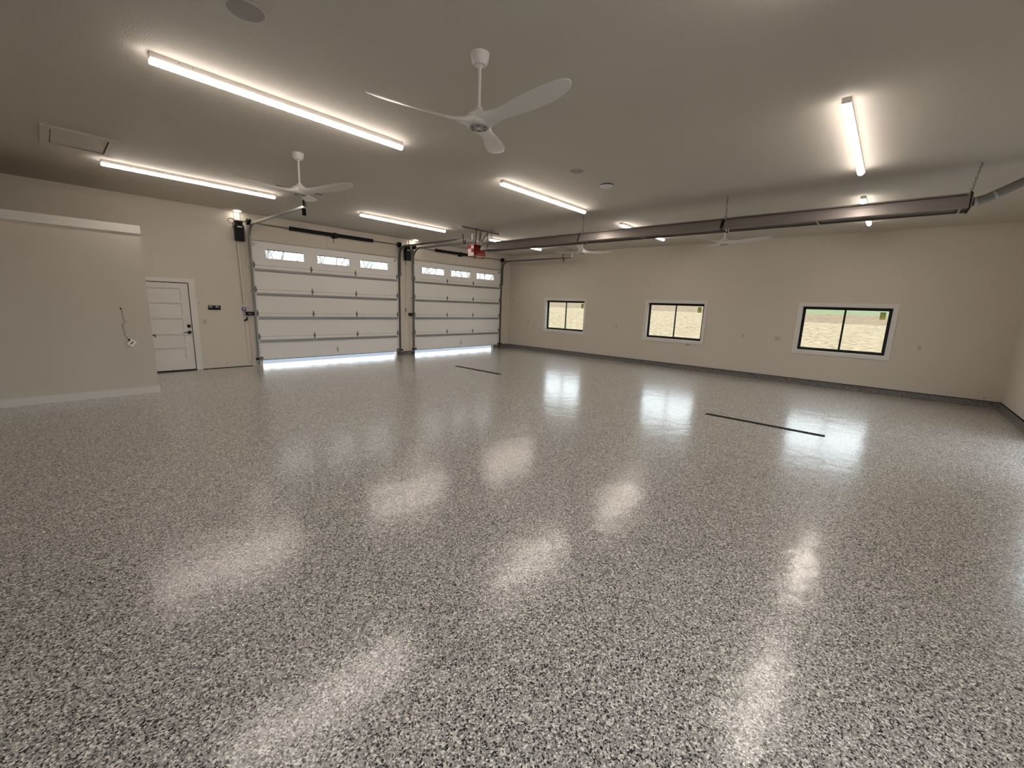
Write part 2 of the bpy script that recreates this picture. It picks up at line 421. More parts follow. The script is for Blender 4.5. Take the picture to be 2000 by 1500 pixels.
tag(MB().box(12.475, WX-0.03, WY-0.03, WY+TF-0.005, 0, 0.135, 0.004).build('curb_block', CURBM), 'dark speckled curb block in the corner right of the narrow pillar', 'curb', kind='structure')
for (bx, lab) in ((MB().box(WX-0.012, WX, BY, WY, CURB+e, CURB+0.014), 'thin black joint line above the window-wall curb'),
                  (MB().box(10.05, WX-0.012, BY, BY+0.012, CURB+e, CURB+0.014), 'thin black joint line above the curb of the return wall'),
                  (MB().box(2.42, 3.52, WY-0.004, WY, 0.0, 0.016), 'thin black gap under the wall beside the white door'),
                  (MB().box(12.80, WX-0.012, WY-0.012, WY, 0.136, 0.15), 'thin black joint line above the corner curb block')):
    tag(bx.build('trim_joint', GAP), lab, 'joint', kind='structure')  # black strips paint the shadow of the gap above the curbs

# ------------------------------------------------------------------ windows
def make_window(n, yc, label):
    root = empty('window_%d' % n, (WX, yc, WIN_Z0), label, 'window', kind='structure')
    y0, y1 = yc-WIN_W/2, yc+WIN_W/2; z0, z1 = WIN_Z0, WIN_Z1; cw = 0.09
    for a, b, c, d in ((y0-cw, y0, z0-cw, z1+cw), (y1, y1+cw, z0-cw, z1+cw), (y0, y1, z1, z1+cw), (y0, y1, z0-cw, z0)):
        MB().box(WX-0.016, WX, a, b, c, d, 0.0015).build('casing_board', TRIM, root)
    fd = WX+0.10    # frame sits back in the reveal
    lin = MB()
    for a, b, c, d in ((y0, y0+0.012, z0, z1), (y1-0.012, y1, z0, z1), (y0, y1, z0, z0+0.012), (y0, y1, z1-0.012, z1)):
        lin.box(WX, fd+0.06, a, b, c, d)
    lin.build('window_sill', TRIM, root)
    fw = 0.05
    fr = MB().holed(y0+0.012, y1-0.012, z0+0.012, z1-0.012, [(y0+0.012+fw, y1-0.012-fw, z0+0.012+fw, z1-0.012-fw)], fd, fd+0.06, 'x')
    fr.build('window_frame', FRAMEB, root)
    # two sashes: the near one slides in front
    for k, (a, b, dx) in enumerate(((yc-0.022, y1-0.04, 0.004), (y0+0.04, yc+0.022, 0.03))):
        s = MB().holed(a, b, z0+0.045, z1-0.045, [(a+0.036, b-0.036, z0+0.080, z1-0.078)], fd+dx, fd+dx+0.024, 'x')
        sash = s.build('sash', FRAMEB, root)
        MB().box(fd+dx+0.009, fd+dx+0.014, a+0.02, b-0.02, z0+0.065, z1-0.065).build('pane', GLASS, sash)
        if k == 0:
            MB().box(fd-0.004, fd+dx, a+0.006, a+0.03, z0+0.30, z0+0.36).box(fd-0.004, fd+dx, a+0.006, a+0.03, z1-0.42, z1-0.36).build('latch', FRAMEB, sash)
    # rating sticker, inside face of the near pane, upper outer corner
    sy, sz = y0+0.125, z1-0.105
    st = MB().box(fd+0.034, fd+0.0365, sy, sy+0.105, sz-0.17, sz).build('sticker', STICKG, root)
    tag(st, 'green and yellow rating sticker in the upper corner of the pane')
    ln = MB()
    ln.box(fd+0.0325, fd+0.034, sy+0.012, sy+0.093, sz-0.16, sz-0.105)
    ln.box(fd+0.0325, fd+0.034, sy+0.03, sy+0.075, sz-0.082, sz-0.048)
    ln.build('sticker_print', STICKY, st)
    return root
make_window(1, WIN_Y[2], 'black-framed sliding window nearest the garage doors, smallest in view')
make_window(2, WIN_Y[1], 'black-framed sliding window in the middle of the three')
make_window(3, WIN_Y[0], 'black-framed sliding window with green grass at its top, rightmost of the three')
# ------------------------------------------------------------------ hinged door
d1 = empty('door_1', (1.82, WY, 0), 'white five-panel door with black deadbolt and lever in the garage-door wall', 'door', kind='structure')
X0, X1 = 1.355, 2.285; DZ0, DZ1 = 0.030, 2.045
pz = [(0.292, 0.552), (0.637, 0.872), (0.938, 1.237), (1.296, 1.585), (1.668, 1.924)]
yf = WY+0.012
MB().holed(X0, X1, DZ0, DZ1, [(X0+0.15, X1-0.155, a, b) for a, b in pz], yf, yf+0.04, 'y').build('door_leaf', DOORW, d1)
for a, b in pz:
    p = MB().box(X0+0.15, X1-0.155, yf+0.026, yf+0.038, a, b)
    p.build('door_panel', DOORW, d1)
for a, b, c, d in ((1.255, 1.345, 0, 2.15), (2.295, 2.418, 0, 2.15), (1.345, 2.295, 2.060, 2.15)):
    MB().box(a, b, WY-0.017, WY, c, d, 0.0015).build('casing_board', TRIM, d1)
MB().box(1.345, 1.352, WY, WY+0.012, 0, 2.06).box(2.287, 2.295, WY, WY+0.012, 0, 2.06).box(1.352, 2.287, WY, WY+0.012, 2.047, 2.06).box(1.345, 1.35, WY+0.012, WY+0.05, 0, 2.06).box(2.289, 2.295, WY+0.012, WY+0.05, 0, 2.06).build('door_gap', GAP, d1)
tag(MB().box(X0, X1, WY-0.004, WY+0.05, 0.0, 0.030).build('door_sweep', RUBBER, d1), 'black rubber sweep under the door')
lk = MB().box(2.195, 2.262, yf-0.022, yf, 1.022, 1.092, 0.008)
lk.box(2.222, 2.235, yf-0.036, yf-0.02, 1.035, 1.080, 0.003)
tag(lk.build('deadbolt', BLACK, d1), 'square black deadbolt')
lv = MB().box(2.195, 2.262, yf-0.018, yf, 0.877, 0.945, 0.008)
lv.tube([(2.228, yf-0.016, 0.911), (2.228, yf-0.055, 0.911)], 0.011, 8)
lv.box(2.105, 2.238, yf-0.064, yf-0.050, 0.903, 0.919, 0.004)
tag(lv.build('door_handle', BLACK, d1), 'black lever handle on a square plate')
MB().box(2.285, 2.295, WY-0.006, WY+0.006, 0.87, 0.95).build('strike_plate', BLACK, d1)
# unseen panel added outside the hinged door to stop daylight leaking through its gaps
tag(MB().box(1.30, 2.34, WY+TF, WY+TF+0.03, 0.0, 2.10).build('trim_2', TRIM), 'storm panel closing the outside of the white door', 'trim', kind='structure')

# ------------------------------------------------------------------ garage doors
SEC, ZB = 0.6112, 0.150
YF = WY-0.040      # room face of the sections
def make_gdoor(n, x0, x1, wins, hinges, label):
    root = empty('door_%d' % n, ((x0+x1)/2, WY, ZB), label, 'garage door', kind='structure')
    yb = WY-0.003
    for k in range(5):
        z0 = ZB+k*SEC; z1 = z0+SEC
        holes = [(a, b, 2.775, 3.025) for a, b in wins] if k == 4 else []
        b = MB().holed(x0, x1, z0+0.0002, z1-0.0002, holes, YF, yb, 'y')
        sec = b.build('door_section', GDOOR, root)
        # formed end stile and top/bottom rolled edge
        e_ = MB()
        e_.box(x0, x0+0.05, YF-0.004, YF, z0+0.004, z1-0.004)
        e_.box(x1-0.05, x1, YF-0.004, YF, z0+0.004, z1-0.004)
        e_.build('end_stile', GDOOR, sec)
        if k < 4:
            MB().box(x0+0.05, x1-0.05, YF-0.0008, YF, z1-0.003, z1+0.003).build('section_joint', JOINT, sec)
            # reinforcing strut across the upper part of the section
            zs = z1-0.118
            u = MB()
            u.box(x0+0.05, x1-0.05, YF-0.006, YF, zs-0.036, zs+0.036)
            u.box(x0+0.05, x1-0.05, YF-0.040, YF-0.006, zs+0.010, zs+0.014)
            u.box(x0+0.05, x1-0.05, YF-0.040, YF-0.006, zs-0.018, zs-0.014)
            u.box(x0+0.05, x1-0.05, YF-0.040, YF-0.037, zs-0.018, zs+0.014)
            u.build('strut', STRUT, sec)
            # hinges over the joint
            for hx in (x0+0.035, *hinges, x1-0.035):
                h = MB(); end = hx in (x0+0.035, x1-0.035)
                wv = 0.026
                h.prism([(hx-0.008, z1-0.088), (hx+0.008, z1-0.088), (hx+wv, z1-0.012), (hx+wv, z1+0.012), (hx+0.008, z1+0.088), (hx-0.008, z1+0.088), (hx-wv, z1+0.012), (hx-wv, z1-0.012)], YF-0.006, YF-0.0005, 'y')
                h.tube([(hx-0.034, YF-0.014, z1), (hx+0.034, YF-0.014, z1)], 0.011, 8)
                hs = h.build('hinge', DSTEEL, root)
                if end:
                    sgn = -1 if hx < (x0+x1)/2 else 1
                    MB().tube([(hx, YF-0.03, z1), (hx+sgn*0.075, YF-0.03, z1)], 0.006, 6).lathe([(0.021, hx+sgn*0.055), (0.021, hx+sgn*0.072)], YF-0.03, z1, 12, 'x').build('roller', STEEL, hs)
        if k == 4:
            for a, c in wins:
                fr = MB().holed(a-0.022, c+0.022, 2.753, 3.047, [(a+0.012, c-0.012, 2.789, 3.008)], YF-0.007, YF+0.006, 'y')
                fr.build('window_frame', GDOOR, sec)
                MB().holed(a, c, 2.775, 3.025, [(a+0.012, c-0.012, 2.789, 2.992)], YF+0.010, YF+0.018, 'y').build('window_gasket', RUBBER, sec)  # black edge widened at the top to paint the frame's shadow
                MB().box(a+0.004, c-0.004, YF+0.012, YF+0.015, 2.779, 3.021).build('pane', GLASS, sec)
            t = MB()
            t.box(x0, x1, YF-0.012, YF-0.0005, z1-0.022, z1+0.004)
            t.box(x0, x1, YF-0.045, YF-0.010, z1-0.004, z1+0.002)
            t.build('strut', STRUT, sec)
            # top roller brackets
            for sx_ in (x0, x1-0.14):
                MB().box(sx_, sx_+0.14, YF-0.022, YF-0.001, z1-0.085, z1-0.068).box(sx_, sx_+0.10, YF-0.03, YF-0.001, z1-0.13, z1-0.118).box(sx_+0.03, sx_+0.06, YF-0.03, YF-0.001, z1-0.14, z1-0.05).build('top_bracket', STEEL, sec)
        if k == 0:
            for sx_, m_ in ((x0+0.004, 1), (x1-0.085, -1)):
                for q in range(4):
                    MB().box(sx_+0.004, sx_+0.052, YF-0.010, YF-0.004, z0+0.20+q*0.085, z0+0.207+q*0.085).build('rivet_strap', DSTEEL, sec)
                MB().box(sx_, sx_+0.08, YF-0.03, YF-0.004, z0+0.015, z0+0.085, 0.004).tube([(sx_+0.04, YF-0.03, z0+0.06), (sx_+0.04, YF-0.05, z0+0.06)], 0.018, 10).build('bottom_bracket', DSTEEL, sec)
            xc = (x0+x1)/2
            hh = MB().box(xc-0.014, xc+0.014, YF-0.006, YF, z0+0.10, z0+0.245, 0.002)
            hh.tube([(xc, YF-0.004, z0+0.11), (xc+0.004, YF-0.028, z0+0.13), (xc-0.004, YF-0.028, z0+0.21), (xc, YF-0.004, z0+0.235)], 0.007, 8)
            tag(hh.build('lift_handle', STEEL, sec, True), 'small steel lift handle')
            MB().box(x0, x1, YF+0.002, yb-0.002, z0-0.014, z0+0.002).build('bottom_seal', RUBBER, sec)
    return root
GD1 = make_gdoor(3, 3.655, 7.905, [(3.965, 4.95), (5.29, 6.255), (6.585, 7.547)], (5.12, 6.43), 'wide white five-section garage door nearest the white door, raised a hand above the floor')
GD2 = make_gdoor(4, 8.520, 12.780, [(8.855, 9.838), (10.146, 11.108), (11.43, 12.395)], (9.98, 11.27), 'white five-section garage door in the far corner beside the window wall')

# painted boards around the openings
bd = [(3.50, 3.655, 0.0, 3.236, 'painted jamb board left of the wide garage door'),
      (8.36, 8.520, 0.137, 3.236, 'painted jamb board left of the corner garage door'),
      (3.50, 5.613, 3.238, H, 'painted header board, left half above the wide garage door'),
      (5.619, 7.97, 3.238, H, 'painted header board, right half above the wide garage door'),
      (8.36, 10.430, 3.238, H, 'painted header board, left half above the corner garage door'),
      (10.436, 12.93, 3.238, H, 'painted header board, right half above the corner garage door')]
for i, (a, b, c, d, lab) in enumerate(bd):
    tag(MB().box(a, b, WY-0.012, WY, c, d).build('trim_%d' % (i+3), PAINT), lab, 'trim', kind='structure')

# ------------------------------------------------------------------ tracks
TZ = 3.555
def make_track(x, side, yend, label):
    """side: -1 track left of its door, +1 right of it"""
    yv = YF-0.03; R = 0.36
    root = empty('door_track', (x, yv, 0), label, 'garage door track', 'curved steel tracks of the two garage doors')
    path = [(x, yv, 0.02)] + [(x, yv, TZ-R)]
    for k in range(1, 11):
        a = k/10*PI/2
        path.append((x, yv-R*(1-math.cos(a)), TZ-R+R*math.sin(a)))
    path.append((x, yend, TZ))
    # C-shaped channel: web on the outside, two lips turned toward the door
    pr = MB(); pts = [Vector(p) for p in path]; ring = []
    for i, p in enumerate(pts):
        d = (pts[min(i+1, len(pts)-1)]-pts[max(i-1, 0)]).normalized()
        nrm = Vector((1, 0, 0)).cross(d).normalized()
        s_ = side
        sec = [(s_*0.016, -0.024), (s_*0.016, 0.024), (-s_*0.020, 0.024), (-s_*0.020, 0.021), (s_*0.013, 0.021), (s_*0.013, -0.021), (-s_*0.020, -0.021), (-s_*0.020, -0.024)]
        ring.append([pr.bm.verts.new(p+Vector((1, 0, 0))*u+nrm*v) for u, v in sec])
    for A, B in zip(ring, ring[1:]):
        for k in range(8): pr.bm.faces.new((A[k], A[(k+1) % 8], B[(k+1) % 8], B[k]))
    pr.bm.faces.new(ring[0][::-1]); pr.bm.faces.new(ring[-1])
    pr.build('rail', DSTEEL if side > 0 else RAIL, root, True)  # right-hand rails use darker steel, standing in for shade inside the channel
    for zz in (0.12, 0.72, 1.33, 1.94, 2.55):
        MB().box(min(x, x+side*0.055), max(x, x+side*0.055), yv+0.020, WY-0.0125, zz-0.02, zz+0.02).box(x+side*0.016-0.002, x+side*0.016+0.002, yv-0.01, WY-0.0125, zz-0.025, zz+0.025).build('wall_bracket', STEEL, root)
    # upright angle that carries the horizontal rail and the torsion shaft bearing
    MB().box(x+side*0.018, x+side*0.022, yv-0.08, WY-0.013, 2.62, 3.70).build('flag_bracket', STEEL, root)
    # angle along the horizontal rail
    MB().box(min(x+side*0.017, x+side*0.021), max(x+side*0.017, x+side*0.021), yend+0.02, yv-R*0.6, TZ-0.012, TZ+0.03).build('rail_angle', STEEL, root)
    MB().tube([(x-side*0.018, YF-0.052, ZB+0.06), (x-side*0.018, YF-0.055, 3.50)], 0.0025, 5).build('lift_cable', DSTEEL, root)
    return root
T1 = make_track(3.630, -1, 8.86, 'curved steel track left of the wide garage door, by the white door')
T2 = make_track(7.945, 1, 9.02, 'curved steel track right of the wide garage door, left side of the pillar')
T3 = make_track(8.490, -1, 9.02, 'curved steel track left of the corner garage door, right side of the pillar')
T4 = make_track(12.820, 1, 8.86, 'curved steel track in the corner beside the window wall')
def hook(x, y, z0, parent):
    """black rubber bumper bracket at the rear end of a track"""
    h = MB()
    pts = [(x, y, z0+0.13), (x+0.01, y-0.02, z0+0.0), (x+0.012, y-0.03, z0-0.085)]
    for k in range(1, 6):
        a = k/5*PI
        pts.append((x+0.012+0.03*(1-math.cos(a)), y-0.03, z0-0.085-0.04*math.sin(a)))
    pts.append((x+0.085, y-0.02, z0-0.02))
    h.tube(pts, 0.012, 6)
    return tag(h.build('bumper_hook', RUBBER, parent, True), 'black rubber stop hook')
hook(7.92, 9.10, TZ, T2); hook(12.79, 9.20, TZ+0.02, T4)
b_ = MB().box(3.585, 3.655, 8.86, 8.90, TZ-0.155, TZ-0.02, 0.012).box(3.60, 3.64, 8.86, 8.875, TZ+0.02, TZ+0.13)
tag(b_.build('bumper_pad', RUBBER, T1), 'black rubber stop pad')
# rear hangers
def bar(mb, a, b, w=0.032, t=0.004):
    a = Vector(a); b = Vector(b); d = (b-a).normalized()
    up = Vector((0, 0, 1)) if abs(d.z) < 0.8 else Vector((0, 1, 0))
    mb.ribbon([a, b], w, t, up); return mb
hs = empty('track_hanger', (8.35, 8.83, H-0.04), 'dark punched-angle hanger over the red box, carrying the middle tracks', 'track hanger')
MB().box(7.66, 9.06, 8.815, 8.85, H-0.006, H).box(7.66, 9.06, 8.815, 8.819, H-0.04, H-0.006).build('ceiling_angle', DSTEEL, hs)
for a, b in (((7.965, 9.02, TZ+0.02), (8.20, 8.84, H-0.02)), ((8.50, 9.02, TZ+0.02), (8.36, 8.84, H-0.02)), ((8.64, 8.84, H-0.02), (8.52, 9.0, TZ-0.02)), ((8.62, 8.84, H-0.04), (8.62, 8.86, 3.44))):
    bar(MB(), a, b).build('brace', DSTEEL, hs)
MB().box(7.93, 8.24, 9.03, 9.05, TZ-0.03, TZ+0.01).box(8.21, 8.24, 9.03, 9.05, TZ, H-0.09).build('cross_angle', STEEL, hs)
h1 = empty('track_hanger', (3.68, 8.83, H), 'small dark hanger holding the end of the left track under the second fan', 'track hanger')
bar(MB(), (3.63, 8.80, TZ-0.01), (3.61, 8.78, H-0.02), 0.03).build('brace', DSTEEL, h1)
MB().box(3.10, 3.95, 8.765, 8.80, H-0.006, H).build('ceiling_angle', DSTEEL, h1)
h2 = empty('track_hanger', (12.6, 8.83, H), 'dark hanger holding the end of the track by the window wall', 'track hanger')
MB().box(12.0, 12.95, 8.815, 8.85, H-0.006, H).build('ceiling_angle', DSTEEL, h2)
MB().box(12.84, 12.87, 8.82, 8.84, TZ-0.02, H-0.006).box(12.45, 12.87, 8.85, 8.87, TZ-0.03, TZ+0.005).build('cross_angle', STEEL, h2)

# ------------------------------------------------------------------ torsion springs
def make_torsion(x0, x1, s0, s1, xc, shaftL, shaftR, label):
    y, z = YF-0.10, 3.605
    root = empty('torsion_spring', ((x0+x1)/2, y, z), label, 'torsion spring', 'torsion springs above the garage doors')
    MB().tube([(shaftL, y, z), (shaftR, y, z)], 0.0125, 10).build('shaft', DSTEEL, root, True)
    for a, b in ((s0, xc-0.05), (xc+0.05, s1)):
        n = max(8, int((b-a)/0.03)); m = MB(); prof = []
        for i in range(n):
            t = a+(b-a)*i/n; prof += [(0.046, t), (0.051, t+(b-a)/n*0.5)]
        prof.append((0.046, b))
        m.lathe(prof, y, z, 12, 'x'); m.build('spring', BLACK, root, True, 60)
        MB().lathe([(0.046, a-0.03 if a == s0 else b), (0.056, a-0.02 if a == s0 else b+0.01), (0.056, a if a == s0 else b+0.03), (0.04, a+0.02 if a == s0 else b+0.045)], y, z, 14, 'x').build('spring_cone', BLACK, root, True)
    MB().box(xc-0.05, xc+0.05, y-0.05, WY-0.013, z-0.085, z+0.02, 0.006).box(xc-0.035, xc+0.035, y-0.03, WY-0.013, z+0.02, z+0.06).build('centre_bracket', BLACK, root)
    for xd in (x0, x1):
        MB().lathe([(0.030, xd-0.045), (0.076, xd-0.04), (0.076, xd-0.028), (0.055, xd-0.024), (0.060, xd+0.024), (0.082, xd+0.030), (0.082, xd+0.042), (0.03, xd+0.048)], y, z, 20, 'x').build('cable_drum', BLACK, root, True)
    return root
make_torsion(3.615, 7.905, 4.60, 6.93, 5.80, 3.30, 8.0, 'long black torsion spring on its shaft above the wide garage door')
make_torsion(8.470, 12.760, 9.40, 11.65, 10.55, 8.15, 13.0, 'black torsion spring above the corner garage door, partly behind the red box')
tag(MB().box(5.795, 5.825, WY-0.016, WY-0.0125, 3.40, 3.52, 0.001).box(5.804, 5.816, WY-0.019, WY-0.016, 3.42, 3.50).build('bracket_slot', DSTEEL), 'small dark slotted plate below the spring of the wide garage door', 'bracket')

# ------------------------------------------------------------------ wall-mounted openers
def make_opener(x0, x1, z0, z1, label, loops=True):
    y1, y0 = WY-0.02, WY-0.16
    root = empty('door_opener', ((x0+x1)/2, y1, z0), label, 'garage door opener')
    MB().box(x0, x1, y0, y1, z0, z1-0.05, 0.012).build('housing', BLACK, root)
    MB().box(x0+0.02, x1-0.02, y0+0.01, y1, z1-0.05, z1+0.045, 0.01).build('motor_head', BLACK, root)
    tag(MB().box(x0+0.045, x1-0.045, y0-0.002, y0+0.001, z1-0.105, z1-0.08).build('light_bar', DECAL, root), 'pale light bar at the top of the housing')
    MB().box(x0+0.03, x1-0.03, y1, WY, z0+0.03, z1-0.03).build('mount_plate', STEEL, root)
    if loops:
        lp = MB(); pts = []
        for k in range(22):
            a = k/21*2*PI*1.3
            pts.append((x0-0.06+0.065*math.cos(a), y0+0.05+0.012*k/6, z1+0.03+0.06*math.sin(a)))
        lp.tube(pts, 0.006, 6)
        lp.tube([(x0-0.03, y0+0.05, z1+0.0), (x0-0.04, y0+0.05, z1-0.12), (x0+0.01, y0+0.06, z1-0.18)], 0.006, 6)
        lp.build('power_cord', BLACK, root, True)
        for xx in (x0+0.02, x1-0.03):
            MB().tube([(xx-0.03, y0+0.03, z1+0.03), (xx-0.03, y0+0.03, H)], 0.004, 6).build('cable', BLACK, root)
    else:
        MB().tube([(x0+0.03, y0+0.06, z1), (x0+0.04, y0+0.05, H)], 0.005, 6).build('cable', BLACK, root)
        MB().tube([(x0+0.03, y0+0.08, z0+0.01), (x0+0.025, y0+0.07, z0-0.08), (x0+0.05, y0+0.08, z0-0.15)], 0.008, 6).build('loose_cord', BLACK, root)
    return root
make_opener(3.315, 3.505, 3.135, 3.555, 'black wall-mounted garage door opener left of the wide door, below the round lamp')
make_opener(8.150, 8.350, 3.150, 3.565, 'black wall-mounted garage door opener on the pillar between the doors', False)
def make_lock(x0, x1, z0, z1, label):
    root = empty('door_lock', ((x0+x1)/2, WY-0.03, z0), label, 'door lock', 'small black lock boxes beside the tracks')
    MB().box(x0, x1, WY-0.075, WY-0.013, z0, z1, 0.004).build('housing', BLACK, root)
    MB().box(x0+0.05, x0+0.13, WY-0.0765, WY-0.075, (z0+z1)/2-0.006, (z0+z1)/2+0.006).build('faded_print', FANG, root)
    return root
make_lock(3.415, 3.605, 1.318, 1.412, 'flat black lock box on the left track of the wide garage door')
make_lock(8.315, 8.465, 1.330, 1.432, 'flat black lock box on the track right of the pillar')
rc = empty('release_cord', (3.40, WY-0.03, 1.2), 'emergency release cord with purple tag and black grip left of the wide garage door', 'release cord')
MB().tube([(3.335, WY-0.06, 3.14), (3.385, WY-0.03, 1.58)], 0.004, 5).tube([(3.41, WY-0.03, 1.42), (3.425, WY-0.03, 1.25)], 0.003, 5).build('cord', DSTEEL, rc)
MB().holed(3.352, 3.432, 1.43, 1.52, [(3.366, 3.418, 1.460, 1.505)], WY-0.045, WY-0.002, 'y').build('tag_ring', PURPLE, rc)
MB().box(3.366, 3.418, WY-0.035, WY-0.004, 1.460, 1.50, 0.004).build('reel', WHITEP, rc)
MB().tube([(3.375, WY-0.035, 1.185), (3.41, WY-0.035, 1.20), (3.455, WY-0.035, 1.225)], [0.014, 0.026, 0.016], 8).box(3.432, 3.456, WY-0.045, WY-0.02, 1.215, 1.275, 0.005).build('grip', RUBBER, rc, True)
tag(MB().tube([(8.20, WY-0.04, 3.14), (8.205, WY-0.012, 1.60)], 0.003, 5).lathe([(0.012, 1.46), (0.02, 1.48), (0.02, 1.56), (0.01, 1.60)], 8.205, WY-0.024, 10).tube([(8.206, WY-0.012, 1.46), (8.21, WY-0.012, 1.25)], 0.003, 5).build('release_cord', DSTEEL), 'thin grey release cord hanging down the pillar between the doors', 'release cord')
for x, lab in ((3.345, 'thin grey sensor wire down the wall left of the wide garage door'), (3.43, 'thin grey wire beside the left jamb board'), (8.27, 'thin grey wire down the pillar between the doors')):
    tag(MB().tube([(x, WY-0.004, 3.13), (x+0.03, WY-0.004, 1.6), (x+0.06, WY-0.004, 0.14)], 0.0025, 5).build('sensor_wire', FANG), lab, 'wire')
for x, sd, lab in ((3.60, -1, 'black safety sensor at the foot of the left track, wide garage door'), (7.99, 1, 'black safety sensor on the left edge of the pillar foot'),
                   (8.46, -1, 'black safety sensor on the right edge of the pillar foot'), (12.89, 1, 'black safety sensor near the floor in the far corner')):
    root = empty('safety_sensor', (x, WY-0.06, 0.15), lab, 'safety sensor', 'safety sensors at the feet of the garage door tracks')
    MB().box(x-0.04, x+0.04, WY-0.11, WY-0.05, 0.165, 0.21, 0.008).build('housing', RUBBER, root)
    MB().tube([(x+0.05*sd*-0.5, WY-0.08, 0.188), (x+0.05*sd*-0.95, WY-0.08, 0.188)], 0.014, 10).build('lens', BLACK, root)
    MB().box(x-0.015, x+0.015, WY-0.08, WY-0.013, 0.165, 0.185).build('bracket', STEEL, root)
for x, z, lab in ((2.92, 0.115, 'tiny dark fixing left of the jamb near the floor'), (3.44, 0.10, 'tiny dark fixing beside the wide door jamb foot'), (8.22, 0.185, 'tiny dark fixing low on the pillar'), (13.2, 0.21, 'tiny dark fixing low in the far corner')):
    tag(MB().lathe([(0.014, WY-0.004), (0.012, WY)], x, z, 10, 'y').build('wall_fixing', DSTEEL), lab, 'fixing')

# ------------------------------------------------------------------ wall plates
def outlet_x(y, z, w, h, label, sockets=1):
    root = empty('wall_outlet', (WX, y, z-h/2), label, 'outlet')
    MB().box(WX-0.007, WX, y-w/2, y+w/2, z-h/2, z+h/2, 0.002).build('cover_plate', IVORY, root)
    for k in range(sockets):
        yy = y+(k-(sockets-1)/2)*0.046
        for s_ in (-1, 1):
            MB().lathe([(0.016, WX-0.009), (0.017, WX-0.007)], yy, z+s_*0.021, 12, 'x').build('socket', IVORYD, root)
outlet_x(11.213, 1.191, 0.07, 0.115, 'ivory outlet on the window wall, nearest the garage doors')
outlet_x(7.166, 1.201, 0.07, 0.115, 'ivory outlet between the first and middle windows')
outlet_x(3.132, 1.186, 0.07, 0.115, 'narrow ivory outlet between the middle and right windows')
outlet_x(2.276, 1.173, 0.116, 0.115, 'double-width ivory outlet just left of the rightmost window', 2)
outlet_x(-0.555, 1.178, 0.075, 0.12, 'ivory outlet right of the rightmost window')
tag(MB().lathe([(0.02, WX-0.01), (0.016, WX)], 12.143, 2.009, 12, 'x').build('wall_port', BLACK), 'small black round port high on the window wall by the corner', 'port')
tag(MB().box(WX-0.012, WX, 4.60, 4.71, 0.76, 0.822, 0.002).build('label_tag', IVORYD), 'tiny pale tag just under the middle window', 'tag')
tag(MB().lathe([(0.012, WX-0.012), (0.008, WX)], -1.72, 0.205, 10, 'x').build('wall_port', DSTEEL), 'tiny dark port low on the window wall by the right corner', 'port')
sw = empty('light_switch', (2.555, WY, 1.11), 'ivory light switch between the white door and the black control panel', 'switch')
MB().box(2.500, 2.590, WY-0.007, WY, 1.100, 1.222, 0.002).build('cover_plate', IVORY, sw)
MB().box(2.527, 2.563, WY-0.011, WY-0.007, 1.128, 1.194, 0.002).build('rocker', IVORYD, sw)
tag(MB().box(2.462, 2.488, WY-0.012, WY, 1.592, 1.625, 0.004).build('door_sensor', IVORYD), 'tiny pale sensor above the light switch', 'sensor')
cp = empty('control_panel', (2.765, WY, 1.45), 'black double control panel with two small pale displays beside the white door', 'control panel')
MB().box(2.640, 2.765, WY-0.025, WY, 1.447, 1.552, 0.004).build('unit', BLACK, cp)
MB().box(2.769, 2.894, WY-0.025, WY, 1.447, 1.552, 0.004).build('unit', BLACK, cp)
for xx in (2.655, 2.787):
    MB().box(xx, xx+0.062, WY-0.0265, WY-0.025, 1.527, 1.540).build('display', LCD, cp)
    MB().box(xx, xx+0.072, WY-0.0265, WY-0.025, 1.502, 1.515).build('display', LCD, cp)
# loose wire and dangling plate on the low partition
wr = empty('loose_wire', (0.863, PY, 1.52), 'thin brown wire on the low partition with a dangling pale cover plate', 'wire')
MB().lathe([(0.014, PY-0.006), (0.012, PY)], 0.863, 1.519, 10, 'y').build('grommet', BLACK, wr)
zs = [(0.863, 1.519), (0.873, 1.46), (0.870, 1.385), (0.887, 1.325), (0.905, 1.288), (0.872, 1.270), (0.850, 1.235), (0.862, 1.17), (0.872, 1.12), (0.866, 1.065), (0.893, 1.025), (0.912, 0.985)]
MB().tube([(x, PY-0.012-0.01*math.sin(i*1.3), z) for i, (x, z) in enumerate(zs)], 0.0035, 6).build('wire', WIRE, wr, True)
MB().lathe([(0.015, PY-0.04), (0.015, PY-0.012)], 0.915, 0.978, 10, 'y').build('connector', BLACK, wr)
pl = MB().box(-0.045, 0.045, -0.004, 0.004, -0.06, 0.06, 0.002)
pl2 = MB().box(-0.008, 0.008, -0.006, -0.004, -0.034, 0.034, 0.001)
R_ = Matrix.Translation((0.945, PY-0.032, 0.925)) @ Matrix.Rotation(math.radians(42), 4, 'Y') @ Matrix.Rotation(math.radians(-24), 4, 'X')
for m_ in (pl, pl2): bmesh.ops.transform(m_.bm, matrix=R_, verts=m_.bm.verts[:])
plo = pl.build('cover_plate', TRIM, wr); pl2.build('plate_slot', BRONZE, wr)

